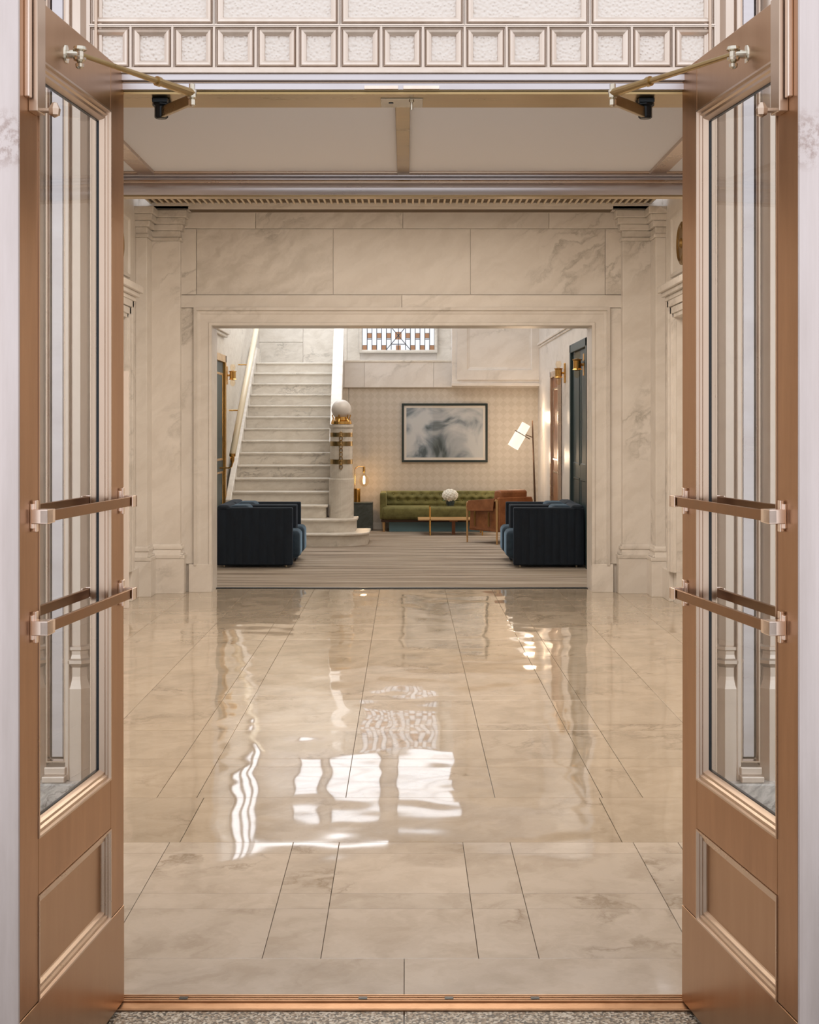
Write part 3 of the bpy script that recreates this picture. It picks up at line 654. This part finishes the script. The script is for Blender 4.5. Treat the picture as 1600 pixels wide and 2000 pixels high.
# ================================================================== STAIRS
st = empty('staircase', (-1.75, 20.2, 0)); tag(st, 'pale marble staircase rising to a bright landing behind the navy chairs', 'staircase')
R, G = .1767, .3; SX0, SX1 = -2.42, -1.03
def toloc(b, o=st): b.v = [(x-o.location.x, y-o.location.y, z-o.location.z) for x, y, z in b.v]; return b
for k in range(1, 16):
    y0 = 20.2+(k-1)*G; z1 = k*R; b = MB()
    x1 = SX1
    if k <= 3:
        x1 = (-.52, -.69, -1.10)[k-1]
        yend = (21.35, 21.25, 21.2)[k-1]; rr = (.5, .36, .10)[k-1]
        def outline(e):
            pts = [(SX0, y0-e)]
            for i in range(9):
                t = math.pi/2*i/8; pts.append((x1+e-rr+rr*math.sin(t), y0-e+rr-rr*math.cos(t)))
            return pts+[(x1+e, yend), (SX0, yend)]
        b.prism(outline(0), wy, z1-R, z1-.03); r = toloc(b).build('riser', 'stair', st, bevel=.002)
        b = MB().prism(outline(.025), wy, z1-.032, z1); toloc(b).build('tread', 'stair', st, bevel=.010, seg=3)
    else:
        toloc(MB().box(SX0, SX1, y0, y0+G+.03, z1-R-.01, z1-.03)).build('riser', 'stair', st, bevel=.002)
        toloc(MB().box(SX0, SX1, y0-.025, y0+G+.02, z1-.03, z1)).build('tread', 'stair', st, bevel=.010, seg=3)
def lean(b):
    b.v = [(x-(y-21.13)*.026, y, z) for x, y, z in b.v]; return b
# parapet at the right side of the flight
sl = R/G
def zs(y): return R+(y-20.2)*sl
toloc(lean(MB().prism([(21.13, .35), (21.13, zs(21.13)+.62), (24.4, zs(24.4)+.62), (25.2, zs(24.4)+.72), (25.2, 2.5), (24.4, 2.2), (21.5, .35)], lambda a, b, c: (c, a, b), -1.06, -.925))).build('parapet', 'stair', st, bevel=.004)
toloc(lean(MB().prism([(21.13, zs(21.13)+.62), (21.13, zs(21.13)+.68), (24.4, zs(24.4)+.68), (24.4, zs(24.4)+.62)], lambda a, b, c: (c, a, b), -1.075, -.91))).build('parapet_coping', 'stair', st, bevel=.01)
toloc(MB().prism([(20.9, .35), (20.9, .60), (24.6, 2.9), (25.2, 2.9), (25.2, 2.5), (24.4, 2.2)], lambda a, b, c: (c, a, b), -2.50, -2.42)).build('stringer', 'stair', st, bevel=.01)
toloc(MB().box(-1.0, -.905, YW-.002, YW+.12, 0, 2.228)).build('side_wall', 'wallpaper', st)
# handrail on the left wall
hr = empty('handrail', (-2.36, 20.55, 1.23)); tag(hr, 'cream and brass wall handrail climbing left of the stairs', 'handrail')
dz = 4.3*sl
MB().tube((0, 0, 0), (0, 4.3, dz), .043, .043, 16).build('rail', 'cream', hr, smooth=True)
MB().lathe([(.012, -.12), (.026, -.085), (.030, -.03), (.042, -.02), (.042, .015)], (0, -.01, .0), 14).build('end_cap', 'gold', hr)
MB().path([(0, -.01, -.11), (-.01, -.01, -.16), (-.05, 0, -.18), (-.19, 0, -.18)], .011).build('end_bracket', 'gold', hr)
for k in (1, 2, 3): MB().path([(0, k*1.2, k*1.2*sl-.03), (-.04, k*1.2, k*1.2*sl-.09), (-.19, k*1.2, k*1.2*sl-.09)], .01).build('bracket', 'gold', hr)
# newel
nx, ny = X(667, 20.95), 20.95
nw = empty('newel_post', (nx, ny, .3534)); tag(nw, 'round marble newel post with bronze bands and marble ball on top', 'newel post')
zl = lambda py: Z(py, ny)-.3534
MB().lathe([(.172, 0), (.172, zl(936)), (.166, zl(934))], (0, 0, 0), 32).build('lower_drum', 'stair', nw)
MB().lathe([(.155, zl(936)), (.155, zl(838)), (.168, zl(834)), (.168, zl(829)), (.10, zl(829))], (0, 0, 0), 32).build('upper_drum', 'stair', nw)
for a, b in ((845, 853), (862, 871), (897, 906)): MB().lathe([(.15, zl(b)), (.158, zl(b)), (.158, zl(a)), (.15, zl(a))], (0, 0, 0), 32).build('bronze_band', 'brass', nw)
MB().lathe([(.12, zl(829)), (.145, zl(828)), (.14, zl(823)), (.10, zl(820)), (.09, zl(813))], (0, 0, 0), 24).build('bronze_collar', 'gold', nw)
for k in range(6):
    t = k*math.pi/3+.3; c, s_ = math.cos(t), math.sin(t)
    MB().path([(.135*c, .135*s_, zl(824)), (.115*c, .115*s_, zl(818)), (.13*c, .13*s_, zl(810))], .009, 6).build('claw', 'gold', nw)
MB().sphere((0, 0, zl(800)), .138, 28, 18).build('marble_ball', 'marble', nw, smooth=True)
for k in range(9):
    z = zl(848)-k*.056; q = MB(); n = 12
    pts = [(.021*math.cos(2*math.pi*i/n)+(.0), -.165-.004*(k % 2), z+.033*math.sin(2*math.pi*i/n)) for i in range(n+1)]
    q.path(pts, .006, 5); q.build('chain_link', 'grille', nw)

# ================================================================== LOUNGE FURNITURE
# --- sofa
def sofa():
    x0, x1, yf, yb = -.398, 1.52, 23.0, 23.74; cx = (x0+x1)/2
    o = empty('sofa', (cx, yf, .006)); tag(o, 'olive green velvet sofa with button-tufted back below the framed print', 'sofa')
    w = (x1-x0)/2; D = yb-yf
    MB().box(-w+.02, w-.02, .06, D-.02, .15, .19).build('base_frame', 'dark_bronze', o, bevel=.006)
    MB().box(-w+.03, w-.03, .0, .60, .19, .385).build('seat_cushion', 'green', o, bevel=.05, seg=4, smooth=True)
    # tufted back as displaced grid with diamond buttons
    nx_, nz = 100, 16; b = MB(); vs = []; bw = w-.10; zb, zt = .37, .60
    cols = 12; rows = [(.47, 0), (.56, .5)]
    pts = [((-bw+2*bw*(c+off+.25)/cols), z) for z, off in rows for c in range(cols)]
    for j in range(nz+1):
        for i in range(nx_+1):
            x = -bw+2*bw*i/nx_; z = zb+(zt-zb)*j/nz; d = 0
            for px_, pz in pts:
                q = (x-px_)**2/.0028+(z-pz)**2/.0012; d += .05*math.exp(-q)
            edge = math.sin(math.pi*min(1, max(0, j/nz)))**.4
            vs.append((x, .50+d-.05*edge+.05, z))
    for j in range(nz+1):
        for i in range(nx_+1):
            x = -bw+2*bw*i/nx_; vs.append((x, D, zb+(zt-zb)*j/nz))
    N = (nx_+1)*(nz+1); fsx = []
    for j in range(nz):
        for i in range(nx_):
            a = j*(nx_+1)+i; fsx.append((a, a+1, a+nx_+2, a+nx_+1)); fsx.append((N+a, N+a+nx_+1, N+a+nx_+2, N+a+1))
    for i in range(nx_):
        a = nz*(nx_+1)+i; fsx.append((a, a+1, N+a+1, N+a)); fsx.append((i, N+i, N+i+1, i+1))
    for j in range(nz):
        for c in (0, nx_):
            a = j*(nx_+1)+c; fsx.append((a, a+nx_+1, N+a+nx_+1, N+a))
    b.add(vs, fsx); bk = b.build('backrest', 'green', o, smooth=True)
    for px_, pz in pts: MB().sphere((px_, .535, pz), .010, 8, 6).build('button', 'green', bk, smooth=True)
    for s in (-1, 1):
        MB().box(s*(w-.10), s*w, .05, D, .19, .60).build('armrest', 'green', o, bevel=.025, seg=3)
        for y in (.09, D-.06): MB().tube((s*(w-.06), y, 0), (s*(w-.06), y, .15), .014, .022, 10).build('leg', 'wood', o)
    MB().box(-w+.14, w-.14, .14, .17, .0, .15).build('base_box', 'teal', o)
sofa()
# --- framed print
pf = empty('framed_print', (0, YW-.005, 0)); tag(pf, 'large abstract grey-blue print in thin dark frame above the green sofa', 'picture')
px0, px1, pz0, pz1 = X(785, YW), X(952.5, YW), Z(902.5, YW), Z(788, YW)
fP = lambda a, b, d: (a, -d, b)
MB().ring(px0, px1, pz0, pz1, [(0, 0), (0, .035), (.032, .035), (.034, .018)], fP).build('frame', 'frame', pf)
MB().ring(px0+.03, px1-.03, pz0+.03, pz1-.03, [(0, .016), (.042, .016)], fP).build('mat_board', 'mat_board', pf)
MB().box(px0+.05, px1-.05, -.0145, -.002, pz0+.05, pz1-.05).build('print', 'art', pf)
MB().box(px0+.03, px1-.03, -.024, -.021, pz0+.03, pz1-.03).build('glass_pane', 'glass', pf)
# --- side table + table lamp
tx0_, tx1_ = X(690, 23.4), X(728, 23.4)
tb = empty('side_table', ((tx0_+tx1_)/2, 23.35, .006)); tag(tb, 'dark slate cube side table between newel post and green sofa', 'side table')
MB().box(-.15, .15, .0, .30, 0, .41).build('body', 'slate', tb, bevel=.004)
MB().box(-.155, .155, -.005, .305, .41, .435).build('top', 'slate', tb, bevel=.004)
lx = X(697.5, 23.45)
tl = empty('table_lamp', (lx, 23.47, .441)); tag(tl, 'small brass table lamp with bare globe bulb on slate cube', 'table lamp')
MB().lathe([(.05, 0), (.052, .004), (.052, .205), (.049, .21)], (0, 0, 0), 24).build('base', 'gold', tl)
MB().path([(-.035, 0, .2), (-.035, 0, .50), (-.02, 0, .535), (.01, 0, .55), (.108, 0, .55)], .005).build('stem', 'gold', tl)
MB().lathe([(.016, .46), (.020, .48), (.018, .545), (.012, .555)], (.108, 0, 0), 14).build('socket', 'gold', tl)
MB().lathe([(.005, .235), (.04, .25), (.068, .285), (.078, .33), (.068, .375), (.04, .41), (.02, .44), (.016, .47)], (.108, 0, 0), 20).build('globe_bulb', 'bulbglass', tl, smooth=True)
MB().lathe([(.002, .28), (.014, .29), (.016, .34), (.012, .40), (.002, .41)], (.108, 0, 0), 10).build('filament', 'bulb', tl, smooth=True)
def point(name, loc, e, col, r=.05):
    l = bpy.data.lights.new(name, 'POINT'); l.energy = e; l.color = col; l.shadow_soft_size = r
    o = bpy.data.objects.new(name, l); COL.objects.link(o); o.location = loc
point('bulb_light', (lx+.108, 23.30, .78), 3.5, (1, .62, .30), .04)
# --- floor lamp
fy = 22.9; bx_, tx_ = X(1047, fy), X(1040, fy)
fp = empty('floor_lamp', (bx_, fy, .006)); tag(fp, 'floor lamp with slanted pole and tilted glowing white cylinder shade', 'floor lamp')
MB().lathe([(.13, 0), (.13, .012), (.02, .02)], (0, 0, 0), 24).build('base', 'grille', fp)
MB().tube((0, 0, .01), (tx_-bx_, 0, Z(822, fy)), .018, .010, 10).build('pole', 'dark_bronze', fp)
c0 = Vector((X(1027, fy)-bx_, -.10, Z(829, fy))); c1 = Vector((X(1001, fy)-bx_, -.10, Z(874, fy)))
ax = (c1-c0)
mid = c0+ax*.42
def opencyl(a, b, r, mat, name, par):
    MB().tube(a, b, r, r, 24).build(name, mat, par, smooth=False)
opencyl(c0, mid, .070, 'shade', 'upper_shade', fp); opencyl(mid, c1, .088, 'shade', 'lower_shade', fp)
d = ax.normalized(); q = d.cross(Vector((0, 1, 0))).normalized()
pts = []
for i in range(25):
    t = 2*math.pi*i/24; pts.append(mid+(q*math.cos(t)+Vector((0, 1, 0))*math.sin(t))*.092)
MB().path(pts, .006, 6).bar(mid+q*.16, mid-q*.10, .008, .012).path([mid-q*.09+Vector((0, .02, 0)), Vector((tx_-bx_+.004, 0, Z(855, fy)))], .007, 6).build('shade_ring', 'dark_bronze', fp)
point('floor_lamp_light', (X(1003, fy)-.02, fy-.1, Z(892, fy)), 11, (1, .74, .50), .08)
point('floor_lamp_light', (X(1027, fy)+.05, fy-.05, Z(815, fy)), 9, (1, .74, .50), .08)
# --- coffee table, vase of flowers
ct = empty('coffee_table', (.75, 22.3, .006)); tag(ct, 'low glass coffee table with thin brass frame and lower shelf', 'coffee table')
for x in (-.39, .38):
    for y in (0, .55): MB().box(x-.010, x+.010, y-.01, y+.01, 0, .42).build('leg', 'gold', ct, bevel=.002)
MB().box(-.57, .40, -.01, .56, .222, .240).build('shelf', 'wood', ct, bevel=.003)
MB().box(-.40, .39, -.01, .56, .420, .428).build('glass_top', 'glass', ct)
MB().box(-.10, .02, .20, .26, .19, .222).box(-.065, -.015, .20, .26, 0, .19).build('pedestal', 'leather', ct, bevel=.004)
vf = empty('flower_vase', (X(879.5, 22.5), 22.5, .434)); tag(vf, 'white flower ball in small dark glass vase on coffee table', 'flowers')
MB().lathe([(.045, 0), (.055, .01), (.066, .05), (.064, .075), (.058, .08)], (0, 0, 0), 18).build('vase', 'darkdoor', vf)
rnd = random.Random(3); fb = MB()
for k in range(90):
    t = math.acos(1-2*(k+.5)/90); p = k*2.39996
    v = Vector((math.sin(t)*math.cos(p), math.sin(t)*math.sin(p), math.cos(t)))
    c = Vector((0, 0, .155))+Vector((v.x*.10, v.y*.10, v.z*.075)); fb.sphere(c, .020+rnd.random()*.008, 6, 4)
fb.build('flower_head', 'petal', vf, kind='stuff')
for k in range(5):
    t = k*1.3; MB().add([(.05*math.cos(t), .05*math.sin(t), .075), (.12*math.cos(t-.2), .12*math.sin(t-.2), .09), (.16*math.cos(t), .16*math.sin(t), .075), (.12*math.cos(t+.2), .12*math.sin(t+.2), .085)], [(0, 1, 2, 3)]).build('leaf', 'leaf', vf)
# --- leather armchair (seen from its rear left corner)
def armchair():
    C = Vector((1.237, 20.52)); sdv = Vector((-.377, .48)).normalized(); rz = math.atan2(sdv.y, sdv.x)
    o = empty('leather_armchair', (C.x, C.y, .006), rz); tag(o, 'brown leather armchair with wooden legs facing the coffee table', 'armchair')
    D, Wd = .62, .64      # local x = forward, -y = across to the other side
    for y in (0, -Wd):
        nm = y
        MB().tube((0, y, 0), (0, y, .60), .011, .019, 10).build('leg', 'wood', o)
        MB().tube((D, y, 0), (D, y, .545), .011, .019, 10).build('leg', 'wood', o)
        MB().tube((0, y, .60), (D, y, .55), .018, .018, 10).build('arm_rail', 'wood', o)
        # leather slung over the arm rail
        q = MB()
        q.prism([(.03, .62), (D-.05, .575), (D-.02, .50), (D-.06, .42), (.10, .43), (.02, .36)], lambda a, b, c: (a, c, b), y-.034, y-.026)
        q.prism([(.03, .62), (D-.05, .575), (D-.02, .50), (D-.06, .44), (.05, .46)], lambda a, b, c: (a, c, b), y+.024, y+.032)
        q.prism([(.03, .615), (.03, .628), (D-.05, .582), (D-.05, .57)], lambda a, b, c: (a, c, b), y-.034, y+.032)
        q.build('arm_sling', 'leather', o, bevel=.004)
        MB().prism([(.02, .17), (.02, .50), (D-.05, .45), (D-.03, .20)], lambda a, b, c: (a, c, b), y-.022, y-.010).build('side_panel', 'leather', o, bevel=.006)
        for a in (.13, .42): 
            MB().box(a-.018, a+.018, y+.030, y+.040, .24, .44).build('strap', 'grille', o, bevel=.003)
    MB().box(.02, D, -Wd+.03, -.03, .17, .22).build('seat_frame', 'leather', o, bevel=.01)
    MB().box(.06, D+.01, -Wd+.05, -.05, .22, .38).build('seat_cushion', 'leather', o, bevel=.04, seg=4, smooth=True)
    MB().box(-.03, .02, -Wd+.015, -.015, .19, .64).build('backrest', 'leather', o, bevel=.012)
    q = MB().prism([(.00, .40), (-.02, .72), (.03, .745), (.12, .73), (.16, .42)], lambda a, b, c: (a, c, b), -Wd+.09, -.05)
    q.build('back_cushion', 'leather', o, bevel=.035, seg=4, smooth=True)
armchair()
# --- navy velvet club chairs
def club(label, loc, rz, D):
    o = empty('club_chair', loc, rz); tag(o, label, 'armchair', 'navy velvet club chairs flanking the lounge opening')
    # local +x = forward, y across, front at x=0, depth .85, width .70
    Wd, Hh = .70, .685
    for y0 in (0, Wd-.12):
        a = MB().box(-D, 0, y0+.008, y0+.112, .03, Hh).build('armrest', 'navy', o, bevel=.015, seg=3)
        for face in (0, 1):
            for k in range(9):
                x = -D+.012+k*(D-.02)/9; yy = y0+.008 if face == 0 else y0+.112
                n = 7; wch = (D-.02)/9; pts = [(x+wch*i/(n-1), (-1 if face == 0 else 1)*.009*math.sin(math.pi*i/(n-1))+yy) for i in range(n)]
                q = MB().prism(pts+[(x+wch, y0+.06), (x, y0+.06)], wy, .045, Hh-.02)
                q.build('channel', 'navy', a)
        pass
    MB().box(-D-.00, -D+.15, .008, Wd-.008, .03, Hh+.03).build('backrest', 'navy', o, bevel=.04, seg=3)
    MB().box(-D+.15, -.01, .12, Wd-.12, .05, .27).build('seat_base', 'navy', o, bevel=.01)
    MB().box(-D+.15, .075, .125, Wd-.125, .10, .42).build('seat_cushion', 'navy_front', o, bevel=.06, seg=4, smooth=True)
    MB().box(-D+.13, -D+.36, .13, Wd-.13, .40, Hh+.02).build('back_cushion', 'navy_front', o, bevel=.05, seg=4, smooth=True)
    for x in (-D+.08, -.08):
        for y in (.08, Wd-.08): MB().tube((x, y, 0), (x, y, .045), .012, .014, 8).build('leg', 'chrome', o)
    return o
c1_ = club('navy velvet club chair left of opening, nearer the hall', (-1.287, 17.12, .006), 0, .86)
c2_ = copy_tree(c1_); c2_.location = (-1.287, 17.86, .006); c2_['label'] = 'navy velvet club chair left of opening, nearer the stairs'
c3_ = club('navy velvet club chair right of opening, nearer the hall', (1.223, 17.12+.70, .006), math.pi, .80)
c4_ = copy_tree(c3_); c4_.location = (1.223, 17.86+.70, .006); c4_['label'] = 'navy velvet club chair right of opening, nearer the leather armchair'
